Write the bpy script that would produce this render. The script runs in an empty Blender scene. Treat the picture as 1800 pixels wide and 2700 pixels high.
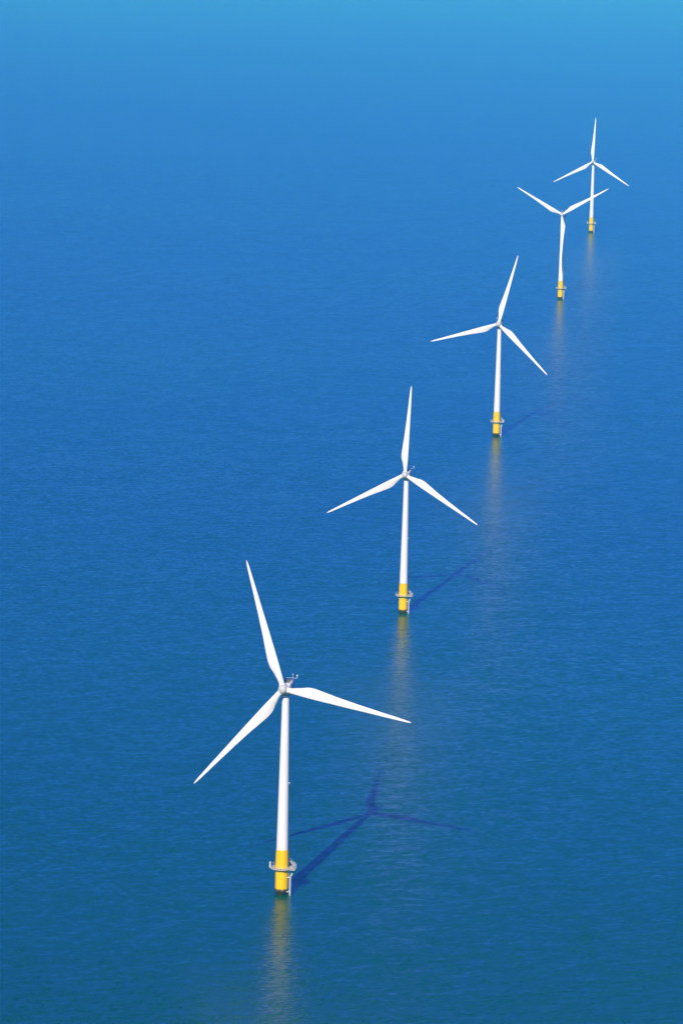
import bpy, bmesh, math, random
from mathutils import Vector, Matrix
R = math.radians
scene = bpy.context.scene
COL = scene.collection
random.seed(7)

# ------------------------------------------------------------------ camera
CAM_Z, PITCH, ROLL = 346.333, 0.161756, 0.0245996
cam_d = bpy.data.cameras.new('camera')
cam_d.sensor_fit = 'HORIZONTAL'; cam_d.sensor_width = 36.0
cam_d.lens = 36.0 * 8837.35 / 1568.0
cam_d.clip_start = 5; cam_d.clip_end = 120000
cam = bpy.data.objects.new('camera', cam_d); COL.objects.link(cam)
fwd = Vector((0, math.cos(PITCH), -math.sin(PITCH))); up0 = Vector((0, math.sin(PITCH), math.cos(PITCH))); rt0 = Vector((1, 0, 0))
c_, s_ = math.cos(ROLL), math.sin(ROLL)
rt1 = rt0 * c_ + up0 * s_; up1 = up0 * c_ - rt0 * s_
cam.matrix_world = Matrix(((rt1.x, up1.x, -fwd.x, 0), (rt1.y, up1.y, -fwd.y, 0), (rt1.z, up1.z, -fwd.z, CAM_Z), (0, 0, 0, 1)))
scene.camera = cam

# ------------------------------------------------------------------ sky, sun, exposure
SUN_EL, SUN_AZ = 0.5185, 0.25106          # light travels towards (sin az, cos az)
world = bpy.data.worlds.new('World'); scene.world = world; world.use_nodes = True
wn = world.node_tree.nodes; wl = world.node_tree.links
bg = wn['Background']
sky = wn.new('ShaderNodeTexSky'); sky.sky_type = 'NISHITA'; sky.sun_disc = False
sky.sun_elevation = SUN_EL; sky.sun_rotation = math.pi + SUN_AZ
sky.altitude = 0; sky.air_density = 1.0; sky.dust_density = 0.2; sky.ozone_density = 4.0
# a deep polarised blue sky: each channel of the physical sky is steepened, so it stays pale only at the horizon
SKY_POW = (3.2, 3.6, 1.55)
SKY_TINT = (0.38, 0.47, 7.4)
sp = wn.new('ShaderNodeSeparateColor'); cb = wn.new('ShaderNodeCombineColor'); wl.new(sky.outputs['Color'], sp.inputs[0])
for i in range(3):
    k = wn.new('ShaderNodeMath'); k.operation = 'MULTIPLY'; k.inputs[1].default_value = 0.2; wl.new(sp.outputs[i], k.inputs[0])
    q = wn.new('ShaderNodeMath'); q.operation = 'POWER'; q.inputs[1].default_value = SKY_POW[i]; mn = wn.new('ShaderNodeMath'); mn.operation = 'MINIMUM'; mn.inputs[1].default_value = 1.8
    wl.new(k.outputs[0], mn.inputs[0]); wl.new(mn.outputs[0], q.inputs[0])
    t = wn.new('ShaderNodeMath'); t.operation = 'MULTIPLY'; t.inputs[1].default_value = SKY_TINT[i]; wl.new(q.outputs[0], t.inputs[0])
    wl.new(t.outputs[0], cb.inputs[i])
wl.new(cb.outputs['Color'], bg.inputs['Color']); bg.inputs['Strength'].default_value = 0.10
sun_d = bpy.data.lights.new('sun', 'SUN'); sun_d.energy = 5.0; sun_d.angle = R(0.5); sun_d.color = (1.0, 0.92, 0.68)
sun = bpy.data.objects.new('sun', sun_d); COL.objects.link(sun); sun.location = (-300, -600, 900)
ldir = Vector((math.sin(SUN_AZ) * math.cos(SUN_EL), math.cos(SUN_AZ) * math.cos(SUN_EL), -math.sin(SUN_EL)))
sun.rotation_euler = ldir.to_track_quat('-Z', 'Y').to_euler()
scene.view_settings.view_transform = 'Standard'; scene.view_settings.look = 'None'
scene.view_settings.gamma = 1.0; scene.view_settings.use_curve_mapping = False
scene.view_settings.exposure = 0.0

# ------------------------------------------------------------------ materials
def new_mat(name):
    m = bpy.data.materials.new(name); m.use_nodes = True
    nt = m.node_tree
    return m, nt.nodes, nt.links, nt.nodes['Principled BSDF']

def paint(name, col, rough=0.4, var=0.06, scale=0.6, streak=False):
    m, n, l, b = new_mat(name)
    tc = n.new('ShaderNodeTexCoord'); mp = n.new('ShaderNodeMapping')
    mp.inputs['Scale'].default_value = (scale, scale, scale * (0.12 if streak else 1))
    no = n.new('ShaderNodeTexNoise'); no.inputs['Scale'].default_value = 1.0; no.inputs['Detail'].default_value = 5
    cr = n.new('ShaderNodeValToRGB')
    cr.color_ramp.elements[0].position = 0.3; cr.color_ramp.elements[1].position = 0.7
    cr.color_ramp.elements[0].color = tuple(x * (1 - var) for x in col) + (1,)
    cr.color_ramp.elements[1].color = tuple(min(1, x * (1 + var * 0.4)) for x in col) + (1,)
    l.new(tc.outputs['Object'], mp.inputs['Vector']); l.new(mp.outputs['Vector'], no.inputs['Vector'])
    l.new(no.outputs['Fac'], cr.inputs['Fac']); l.new(cr.outputs['Color'], b.inputs['Base Color'])
    b.inputs['Roughness'].default_value = rough; b.inputs['Specular IOR Level'].default_value = 0.25
    return m

M_white = paint('white_gelcoat', (0.84, 0.81, 0.74), 0.35, 0.07, 0.5, True)
M_hub = paint('hub_white', (0.56, 0.56, 0.53), 0.4, 0.05)
M_grey = paint('grey_steel', (0.34, 0.37, 0.36), 0.5, 0.1)
M_deck = paint('pale_grating', (0.54, 0.51, 0.45), 0.6, 0.12, 1.5)
M_rail = paint('galvanised_rail', (0.66, 0.66, 0.66), 0.45, 0.1, 1.5)
M_dark = paint('dark_louvre', (0.05, 0.05, 0.06), 0.6, 0.2)
M_red = paint('red_marking', (0.26, 0.08, 0.07), 0.5, 0.1)

def foundation_mat():
    m, n, l, b = new_mat('yellow_foundation')
    tc = n.new('ShaderNodeTexCoord')
    sep = n.new('ShaderNodeSeparateXYZ'); l.new(tc.outputs['Object'], sep.inputs[0])
    mp = n.new('ShaderNodeMapping'); mp.inputs['Scale'].default_value = (1.1, 1.1, 0.5); l.new(tc.outputs['Object'], mp.inputs['Vector'])
    no = n.new('ShaderNodeTexNoise'); no.inputs['Scale'].default_value = 1.0; no.inputs['Detail'].default_value = 5
    l.new(mp.outputs['Vector'], no.inputs['Vector'])
    # ragged height
    ma = n.new('ShaderNodeMath'); ma.operation = 'MULTIPLY_ADD'; ma.inputs[1].default_value = 1.1
    l.new(no.outputs['Fac'], ma.inputs[0]); l.new(sep.outputs['Z'], ma.inputs[2])
    mr = n.new('ShaderNodeMapRange'); mr.inputs['From Min'].default_value = 0.0; mr.inputs['From Max'].default_value = 4.5
    l.new(ma.outputs[0], mr.inputs['Value'])
    cr = n.new('ShaderNodeValToRGB'); e = cr.color_ramp.elements
    e[0].position = 0.0; e[0].color = (0.008, 0.008, 0.014, 1)
    e[1].position = 0.66; e[1].color = (0.95, 0.57, 0.0, 1)
    for p, c in ((0.36, (0.012, 0.010, 0.018, 1)), (0.44, (0.05, 0.035, 0.03, 1)), (0.545, (0.09, 0.055, 0.03, 1)), (0.575, (0.34, 0.20, 0.07, 1)), (0.60, (0.16, 0.08, 0.03, 1)), (0.63, (0.88, 0.48, 0.0, 1))):
        k = e.new(p); k.color = c
    l.new(mr.outputs['Result'], cr.inputs['Fac'])
    # faint vertical run marks
    mp2 = n.new('ShaderNodeMapping'); mp2.inputs['Scale'].default_value = (1.6, 1.6, 0.08); l.new(tc.outputs['Object'], mp2.inputs['Vector'])
    n2 = n.new('ShaderNodeTexNoise'); n2.inputs['Scale'].default_value = 1.0; n2.inputs['Detail'].default_value = 4; l.new(mp2.outputs['Vector'], n2.inputs['Vector'])
    r2 = n.new('ShaderNodeMapRange'); r2.inputs['From Min'].default_value = 0.3; r2.inputs['From Max'].default_value = 0.6
    r2.inputs['To Min'].default_value = 0.86; r2.inputs['To Max'].default_value = 1.0; l.new(n2.outputs['Fac'], r2.inputs['Value'])
    mx = n.new('ShaderNodeMix'); mx.data_type = 'RGBA'; mx.blend_type = 'MULTIPLY'; mx.inputs['Factor'].default_value = 1.0
    l.new(cr.outputs['Color'], mx.inputs['A']); l.new(r2.outputs['Result'], mx.inputs['B'])
    l.new(mx.outputs['Result'], b.inputs['Base Color'])
    b.inputs['Roughness'].default_value = 0.45; b.inputs['Specular IOR Level'].default_value = 0.15
    return m
M_yellow = foundation_mat()

WATER_COL = (0.0, 0.092, 0.060)
def water_mat():
    m, n, l, b = new_mat('sea_water')
    geo = n.new('ShaderNodeNewGeometry')
    def noise(scale, detail, stretch, rot, rough=0.5, off=0.0):
        mp = n.new('ShaderNodeMapping'); mp.vector_type = 'TEXTURE'
        mp.inputs['Rotation'].default_value = (0, 0, rot); mp.inputs['Scale'].default_value = (stretch, 1, 1); mp.inputs['Location'].default_value = (off, off, 0)
        l.new(geo.outputs['Position'], mp.inputs['Vector'])
        t = n.new('ShaderNodeTexNoise'); t.inputs['Scale'].default_value = scale; t.inputs['Detail'].default_value = detail; t.inputs['Roughness'].default_value = rough
        l.new(mp.outputs['Vector'], t.inputs['Vector'])
        return t
    def vm(op, a, bb):
        v = n.new('ShaderNodeVectorMath'); v.operation = op
        for i, x in enumerate((a, bb)):
            if isinstance(x, tuple): v.inputs[i].default_value = x
            else: l.new(x, v.inputs[i])
        return v.outputs[0]
    layers = [(noise(0.34, 2, 3.0, R(15), 0.5), (0.07, 0.165, 0)),
              (noise(0.045, 2, 2.6, R(12), 0.5, 40.0), (0.012, 0.03, 0)),
              (noise(0.9, 1, 2.2, R(20), 0.5, 90.0), (0.32, 0.22, 0))]
    acc = None
    for t, amp in layers:
        s = vm('SUBTRACT', t.outputs['Color'], (0.5, 0.5, 0.5)); s = vm('MULTIPLY', s, amp)
        acc = s if acc is None else vm('ADD', acc, s)
    # calmer and rougher patches left by the breeze
    pt = noise(0.0035, 3, 2.5, R(10), 0.55)
    pr = n.new('ShaderNodeMapRange'); pr.inputs['From Min'].default_value = 0.3; pr.inputs['From Max'].default_value = 0.7
    pr.inputs['To Min'].default_value = 0.75; pr.inputs['To Max'].default_value = 1.25; l.new(pt.outputs['Fac'], pr.inputs['Value'])
    sc = n.new('ShaderNodeVectorMath'); sc.operation = 'SCALE'; l.new(acc, sc.inputs[0]); l.new(pr.outputs['Result'], sc.inputs['Scale'])
    nv = vm('ADD', sc.outputs[0], (0, 0, 1)); nn = n.new('ShaderNodeVectorMath'); nn.operation = 'NORMALIZE'; l.new(nv, nn.inputs[0])
    l.new(nn.outputs[0], b.inputs['Normal'])
    # slow drift of turbidity in the water itself
    tb = noise(0.0012, 3, 1.5, R(30), 0.5, 500.0)
    cr = n.new('ShaderNodeValToRGB')
    cr.color_ramp.elements[0].position = 0.3; cr.color_ramp.elements[1].position = 0.7
    w = WATER_COL
    cr.color_ramp.elements[0].color = (w[0], w[1] * 0.86, w[2] * 1.0, 1)
    cr.color_ramp.elements[1].color = (w[0], w[1] * 1.14, w[2] * 1.0, 1)
    l.new(tb.outputs['Fac'], cr.inputs['Fac']); l.new(cr.outputs['Color'], b.inputs['Base Color'])
    b.inputs['Roughness'].default_value = 0.26; b.inputs['IOR'].default_value = 1.31
    return m

# ------------------------------------------------------------------ mesh helpers
def obj(name, bm, mat, parent=None, smooth=True, mw=None):
    me = bpy.data.meshes.new(name); bmesh.ops.recalc_face_normals(bm, faces=bm.faces[:]); bm.to_mesh(me); bm.free()
    me.materials.append(mat)
    if smooth:
        for p in me.polygons: p.use_smooth = True
        me.set_sharp_from_angle(angle=R(35))
    o = bpy.data.objects.new(name, me); COL.objects.link(o)
    if parent: o.parent = parent
    if mw is not None: o.matrix_basis = mw
    return o

def rings(bm, pts_list, cap=True):
    vs = [[bm.verts.new(p) for p in ring] for ring in pts_list]
    n = len(vs[0])
    for a, b in zip(vs, vs[1:]):
        for i in range(n): bm.faces.new((a[i], a[(i + 1) % n], b[(i + 1) % n], b[i]))
    if cap:
        bm.faces.new(vs[0][::-1]); bm.faces.new(vs[-1])

def lathe(bm, prof, n=48, axis='Z', cap=True):
    out = []
    for r, h in prof:
        ring = []
        for i in range(n):
            a = 2 * math.pi * i / n
            ring.append((r * math.cos(a), r * math.sin(a), h) if axis == 'Z' else (r * math.cos(a), h, r * math.sin(a)))
        out.append(ring)
    rings(bm, out, cap)

def tube(bm, pts, r, n=8):
    pts = [Vector(p) for p in pts]; out = []
    for i, p in enumerate(pts):
        d = (pts[min(i + 1, len(pts) - 1)] - pts[max(i - 1, 0)]).normalized()
        s = d.cross(Vector((0, 0, 1)) if abs(d.z) < 0.9 else Vector((0, 1, 0))).normalized(); t = s.cross(d)
        out.append([p + r * (math.cos(2 * math.pi * k / n) * s + math.sin(2 * math.pi * k / n) * t) for k in range(n)])
    rings(bm, out)

def box(bm, x0, x1, y0, y1, z0, z1):
    rings(bm, [[(x0, y0, z), (x1, y0, z), (x1, y1, z), (x0, y1, z)] for z in (z0, z1)])

def extrude_poly(bm, poly, z0, z1):
    rings(bm, [[(x, y, z) for x, y in poly] for z in (z0, z1)])

def interp(tab, r):
    for (r0, v0), (r1, v1) in zip(tab, tab[1:]):
        if r <= r1:
            t = (r - r0) / (r1 - r0); t2 = t * t * (3 - 2 * t)
            return v0 + (v1 - v0) * (0.5 * t + 0.5 * t2)
    return tab[-1][1]

# ------------------------------------------------------------------ sea
bm = bmesh.new()
S = 45000
vs = [bm.verts.new(p) for p in ((-S, -12000, 0), (S, -12000, 0), (S, 2 * S - 12000, 0), (-S, 2 * S - 12000, 0))]
bm.faces.new(vs)
sea = obj('water', bm, water_mat(), smooth=False); sea['kind'] = 'structure'

# ------------------------------------------------------------------ turbine parts (base at the waterline, x right, y away)
HUB_H, TP_H, DECK_H, RAD, OVER = 71.59, 15.70, 9.35, 45.0, 4.0
YAW, TILT = -0.21144, 0.12077
RF = 2.23                                     # foundation radius

def blade_bm():
    bm = bmesh.new(); N = 15
    LE = [(1.2, 0.93), (3.0, 0.95), (9.0, 0.98), (20, 0.80), (33, 0.55), (42, 0.36), (44.3, 0.22), (45.0, 0.03)]
    TE = [(1.2, -0.93), (2.6, -0.95), (5.6, -1.75), (8.4, -2.62), (10.5, -2.72), (14, -2.35), (20, -1.70), (28, -1.15), (36, -0.72), (42, -0.42), (44.3, -0.20), (45.0, -0.03)]
    TH = [(1.2, 1.86), (2.6, 1.86), (6, 1.5), (10, 1.05), (16, 0.72), (25, 0.42), (35, 0.24), (42, 0.13), (45, 0.03)]
    TW = [(1.2, 16), (3, 16), (9, 14), (16, 8), (25, 4), (36, 1), (45, -1)]
    RD = [(1.2, 1.0), (2.4, 1.0), (8.0, 0.0), (45, 0.0)]   # roundness
    secs = []
    rs = [1.2, 1.8, 2.4, 3, 3.8, 4.6, 5.4, 6.2, 7, 7.8, 8.6, 9.5, 10.5, 12, 14, 16, 18, 20.5, 23, 26, 29, 32, 35, 38, 40.5, 42.5, 43.8, 44.5, 44.85, 45.0]
    for r in rs:
        le, te, th, tw, rd = (interp(t, r) for t in (LE, TE, TH, TW, RD))
        ch = le - te; ring = []
        for k in range(2 * N):
            a = math.pi * k / N
            xc = 0.5 * (1 - math.cos(a)); sgn = 1 if k < N else -1
            yt = 5 * (0.2969 * math.sqrt(max(xc, 0)) - 0.126 * xc - 0.3516 * xc ** 2 + 0.2843 * xc ** 3 - 0.1036 * xc ** 4) * th
            ya = sgn * yt * (1.0 if sgn > 0 else 0.75)
            yc = 0.5 * th * math.sin(a)
            x = le - ch * xc; y = rd * yc + (1 - rd) * ya
            if k % N == 0: y = 0.0
            c, s = math.cos(R(tw)), math.sin(R(tw))
            # leading edge turned towards the wind (-y)
            ring.append((x * c + y * s, -x * s + y * c, r))
        secs.append(ring)
    rings(bm, secs)
    return bm

def hub_bm():
    bm = bmesh.new()
    lathe(bm, [(1.25, 2.0), (1.55, 1.6), (1.62, 0.6), (1.62, -0.6), (1.52, -1.0)], 40, 'Y')
    for k in range(3):
        b2 = bmesh.new(); lathe(b2, [(1.12, 0.6), (1.12, 1.62), (1.05, 1.72)], 28)
        b2.transform(Matrix.Rotation(k * 2 * math.pi / 3, 4, 'Y'))
        me = bpy.data.meshes.new('tmp'); b2.to_mesh(me); b2.free(); bm.from_mesh(me); bpy.data.meshes.remove(me)
    return bm

def spinner_bm():
    bm = bmesh.new()
    prof = [(1.5 * math.cos(t * math.pi / 2), -1.005 - 1.25 * math.sin(t * math.pi / 2)) for t in [i / 12 for i in range(12)]] + [(0.03, -2.255)]
    lathe(bm, prof, 40, 'Y')
    return bm

def nacelle_bm():
    bm = bmesh.new(); secs = []
    for y, w, z0, z1, rr in ((-2.35, 1.35, -1.3, 1.35, 0.9), (-1.9, 1.6, -1.6, 1.6, 0.6), (-0.5, 1.78, -1.75, 1.8, 0.4), (3.8, 1.8, -1.75, 1.9, 0.35), (5.3, 1.72, -1.5, 1.85, 0.35), (5.8, 1.45, -1.0, 1.6, 0.35)):
        ring = []
        for cx, cz, a0 in ((w - rr, z1 - rr, 0), (-w + rr, z1 - rr, 90), (-w + rr, z0 + rr, 180), (w - rr, z0 + rr, 270)):
            for k in range(5):
                a = R(a0 + 22.5 * k); ring.append((cx + rr * math.cos(a), y, cz + rr * math.sin(a)))
        secs.append(ring)
    rings(bm, secs)
    return bm

def deck_poly():
    p = []
    for d in range(110, 318, 8): p.append((4.02 * math.cos(R(d)), 4.02 * math.sin(R(d))))
    p += [(4.35, -3.6), (5.05, -0.4), (4.0, 4.0), (2.4, 5.6), (0.2, 5.2)]
    return p

PROTO = {}
def proto_meshes():
    poly = deck_poly()
    def keep(key, bm, mat, smooth=True):
        o = obj(key, bm, mat, smooth=smooth); PROTO[key] = o.data; bpy.data.objects.remove(o)
    bm = bmesh.new()
    prof = [(2.05, TP_H + 0.003)]
    for z in (TP_H + 0.5, 31.0, 50.5):
        r = 2.05 + (1.22 - 2.05) * (z - TP_H) / (69.0 - TP_H)
        if z > 20: prof += [(r + 0.001, z - 0.12), (r + 0.03, z - 0.10), (r + 0.03, z + 0.10), (r, z + 0.12)]
    prof += [(1.22, 69.0)]
    lathe(bm, prof, 56); keep('tower', bm, M_white)
    bm = bmesh.new(); lathe(bm, [(1.26, 69.003), (1.32, 69.25), (1.32, 69.8)], 40); keep('yaw_bearing', bm, M_grey)
    bm = bmesh.new(); box(bm, 1.60, 2.05, -0.25, 0.25, 38.6, 39.0); keep('marker_lamp', bm, M_rail, False)
    bm = bmesh.new()
    lathe(bm, [(RF, -3.0), (RF, 13.9), (RF - 0.02, 14.1), (2.10, TP_H - 0.12), (2.13, TP_H - 0.1), (2.13, TP_H)], 64); keep('foundation', bm, M_yellow)
    # work platform: deck ring, edge beam, brackets
    bm = bmesh.new(); extrude_poly(bm, poly, DECK_H - 0.05, DECK_H + 0.06)
    for i in range(len(poly)):
        a = Vector((*poly[i], DECK_H - 0.06)); b = Vector((*poly[(i + 1) % len(poly)], DECK_H - 0.06)); tube(bm, [a, b], 0.075, 6)
    keep('platform', bm, M_deck, False)
    bm = bmesh.new(); tube(bm, [(RF - 0.05, 0, DECK_H - 1.4), (3.7, 0, DECK_H - 0.2)], 0.10, 6); keep('bracket', bm, M_deck)
    bm = bmesh.new()
    n = len(poly)
    for i in range(n):
        a = Vector((*poly[i], 0)) * 0.985; b = Vector((*poly[(i + 1) % n], 0)) * 0.985
        for h in (0.45, 0.82, 1.2): tube(bm, [(a.x, a.y, DECK_H + h), (b.x, b.y, DECK_H + h)], 0.035 if i >= n - 5 else 0.018, 5)
        m = max(1, round((b - a).length / 1.3))
        for k in range(m):
            q = a.lerp(b, k / m)
            if (b - a).length > 1 or i % 2 == 0: tube(bm, [(q.x, q.y, DECK_H + 0.05), (q.x, q.y, DECK_H + 1.22)], 0.05 if i >= n - 5 else 0.022, 5)
    keep('railing', bm, M_rail)
    # stair and stowage frame on the wide side of the deck
    bm = bmesh.new()
    for k in range(6):
        z = DECK_H + 0.35 + 0.33 * k; x = 4.2 - 0.34 * k
        box(bm, x - 0.30, x + 0.05, 1.2, 2.4, z, z + 0.08)
    tube(bm, [(4.45, 1.1, DECK_H + 0.1), (2.4, 1.1, DECK_H + 2.2)], 0.09, 6); tube(bm, [(4.45, 2.5, DECK_H + 0.1), (2.4, 2.5, DECK_H + 2.2)], 0.09, 6)
    tube(bm, [(4.45, 1.1, DECK_H + 1.2), (2.4, 1.1, DECK_H + 3.2)], 0.05, 6); tube(bm, [(2.4, 1.1, DECK_H + 2.2), (2.4, 1.1, DECK_H + 3.25)], 0.05, 6)
    keep('stair', bm, M_rail)
    bm = bmesh.new(); box(bm, 3.0, 3.9, -1.9, -1.0, DECK_H + 0.065, DECK_H + 0.85); keep('locker', bm, M_grey, False)
    bm = bmesh.new(); tube(bm, [(-4.05, -0.6, DECK_H + 0.07), (-4.05, -0.6, DECK_H + 2.1)], 0.22, 10)
    keep('davit_post', bm, M_white)
    # boat landing: two fender tubes and a ladder
    for key, y in (('fender', -1.5), ('fender_far', -0.1)):
        bm = bmesh.new()
        x = 2.95
        pts = [(x, y, -2.5), (x, y, 5.9), (x + 0.06, y, 6.5), (x + 0.32, y, 7.05), (x + 0.62, y, 7.45)]
        tube(bm, pts, 0.19, 10)
        for z in (1.2, 6.2): tube(bm, [(1.7, y * 0.9, z), (x, y, z)], 0.13, 8)
        keep(key, bm, M_rail)
    bm = bmesh.new()
    for y in (-1.05, -0.6): tube(bm, [(2.55, y, -2.0), (2.55, y, DECK_H - 0.1)], 0.06, 6)
    for k in range(34): tube(bm, [(2.55, -1.05, -0.8 + 0.3 * k), (2.55, -0.6, -0.8 + 0.3 * k)], 0.03, 5)
    keep('ladder', bm, M_rail)
    bm = bmesh.new()
    tube(bm, [(-1.9, -1.5, -2), (-1.9, -1.5, 0.9)], 0.14, 8); tube(bm, [(-1.9, -1.5, 0.5), (-1.5, -1.2, 0.5)], 0.1, 6)
    keep('anode_pipe', bm, M_dark)
    keep('blade', blade_bm(), M_white)
    keep('hub', hub_bm(), M_white); keep('spinner', spinner_bm(), M_hub); keep('nacelle', nacelle_bm(), M_white)
    bm = bmesh.new(); box(bm, -1.2, 1.3, 4.3, 5.2, 1.905, 1.96); keep('roof_hatch', bm, M_red, False)
    bm = bmesh.new()
    for x in (-1.62, 1.62):
        for h in (0.35, 0.7): tube(bm, [(x, 1.6, 1.8 + h), (x, 5.2, 1.8 + h)], 0.06, 6)
        for y in (1.6, 2.8, 4.0, 5.2): tube(bm, [(x, y, 1.7), (x, y, 2.52)], 0.06, 6)
    tube(bm, [(-2.6, 5.2, 2.5), (2.6, 5.2, 2.5)], 0.055, 6)
    keep('roof_rail', bm, M_rail)
    bm = bmesh.new()
    for k in range(4): box(bm, -1.3, 1.0, 0.2 + 1.0 * k, 0.7 + 1.0 * k, 1.84 + 0.022 * k, 1.90 + 0.022 * k)
    keep('side_louvre', bm, M_dark, False)
    bm = bmesh.new(); tube(bm, [(0, 0, 0), (0, 0, 0.7)], 0.07, 6); lathe(bm, [(0.06, 0.7), (0.22, 0.76), (0.26, 0.95), (0.21, 1.12), (0.06, 1.2)], 12)
    keep('wind_sensor', bm, M_white)
    bm = bmesh.new(); tube(bm, [(0, 0, 0), (0, 0, 1.5)], 0.06, 6); tube(bm, [(-0.3, 0, 1.3), (0.3, 0, 1.3)], 0.05, 6); keep('mast', bm, M_rail)
proto_meshes()

def part(name, key, parent, mw=None, label=None):
    o = bpy.data.objects.new(name, PROTO[key]); COL.objects.link(o); o.parent = parent
    if mw is not None: o.matrix_basis = mw
    if label: o['label'] = label
    return o

def turbine(x, y, scale, phase, label, post, sensors):
    root = bpy.data.objects.new('wind_turbine', None); COL.objects.link(root)
    root.location = (x, y, 0); root.scale = (scale,) * 3
    root.empty_display_size = 5
    root['label'] = label; root['category'] = 'wind turbine'; root['group'] = 'offshore wind turbines standing in a row'
    tw = part('tower', 'tower', root)
    part('marker_lamp', 'marker_lamp', tw)
    part('yaw_bearing', 'yaw_bearing', root)
    fo = part('foundation', 'foundation', root)
    part('pipe', 'anode_pipe', fo)
    pf = part('platform', 'platform', root)
    [part('bracket', 'bracket', pf, Matrix.Rotation(R(20 + 45 * k), 4, 'Z')) for k in range(8)]; part('railing', 'railing', pf); part('stair', 'stair', pf); part('locker', 'locker', pf)
    if post: part('post', 'davit_post', pf)
    part('fender', 'fender', root); part('fender', 'fender_far', root); part('ladder', 'ladder', root)
    yawm = Matrix.Rotation(YAW, 4, 'Z')
    top = Matrix.Translation((0, 0, HUB_H)) @ yawm
    na = part('nacelle', 'nacelle', root, top)
    part('roof_hatch', 'roof_hatch', na, label='reddish hatch on the nacelle roof'); part('roof_rail', 'roof_rail', na); part('louvre', 'side_louvre', na)
    for sx in sensors: part('wind_sensor', 'wind_sensor', na, Matrix.Translation((sx, 5.2, 2.5)))
    part('mast', 'mast', na, Matrix.Translation((1.1, 5.2, 2.5)))
    ax = Vector((math.sin(YAW) * math.cos(TILT), -math.cos(YAW) * math.cos(TILT), math.sin(TILT)))
    rt = Vector((math.cos(YAW), math.sin(YAW), 0)); up = rt.cross(-ax)
    hp = Vector((0, 0, HUB_H)) + ax * OVER
    def frame(phi):
        xx = rt * math.cos(phi) - up * math.sin(phi); zz = up * math.cos(phi) + rt * math.sin(phi); yy = -ax
        return Matrix(((xx.x, yy.x, zz.x, hp.x), (xx.y, yy.y, zz.y, hp.y), (xx.z, yy.z, zz.z, hp.z), (0, 0, 0, 1)))
    hb = part('hub', 'hub', root, frame(phase))
    part('spinner', 'spinner', hb)
    for k in range(3): part('blade', 'blade', root, frame(phase + k * 2 * math.pi / 3))
    return root

turbine(-17.577, 1295.736, 1.02082, -0.33733, 'largest and nearest white wind turbine, lowest in the picture, one blade pointing to the right', True, (2.6,))
turbine(30.724, 1823.630, 0.94715, 0.02089, 'second nearest white wind turbine, top blade upright, its base just beyond the nearest rotor', False, (2.6,))
turbine(97.757, 2439.622, 1.00782, 0.22828, 'middle white wind turbine of the row, top blade leaning to the right', False, (-2.6, 2.6))
turbine(182.652, 3284.338, 1.01180, -1.07135, 'white wind turbine with its blades in a Y, one blade hanging before its tower', False, (-1.8, 1.8))
turbine(248.572, 3942.351, 1.00891, 0.01620, 'smallest and farthest white wind turbine, highest in the picture, behind the blade of another', True, (-2.6, 2.6))

# ------------------------------------------------------------------ haze
HAZE = 3.4e-5
bm = bmesh.new(); T = 360.0
bmesh.ops.create_cube(bm, size=1.0)
for v in bm.verts:
    v.co = ((v.co.x * 2) * (S + 50), v.co.y * 2 * (S + 50) + S - 12000, T if v.co.z > 0 else -4.0)
m = bpy.data.materials.new('haze_air'); m.use_nodes = True
nt = m.node_tree; nt.nodes.clear()
out = nt.nodes.new('ShaderNodeOutputMaterial'); pv = nt.nodes.new('ShaderNodeVolumePrincipled')
pv.inputs['Color'].default_value = (0.14, 0.95, 0.85, 1); pv.inputs['Density'].default_value = HAZE; pv.inputs['Anisotropy'].default_value = -0.36
nt.links.new(pv.outputs[0], out.inputs['Volume'])
hz = obj('haze', bm, m, smooth=False); hz['kind'] = 'stuff'; hz['label'] = 'thin pale sea haze over the water'
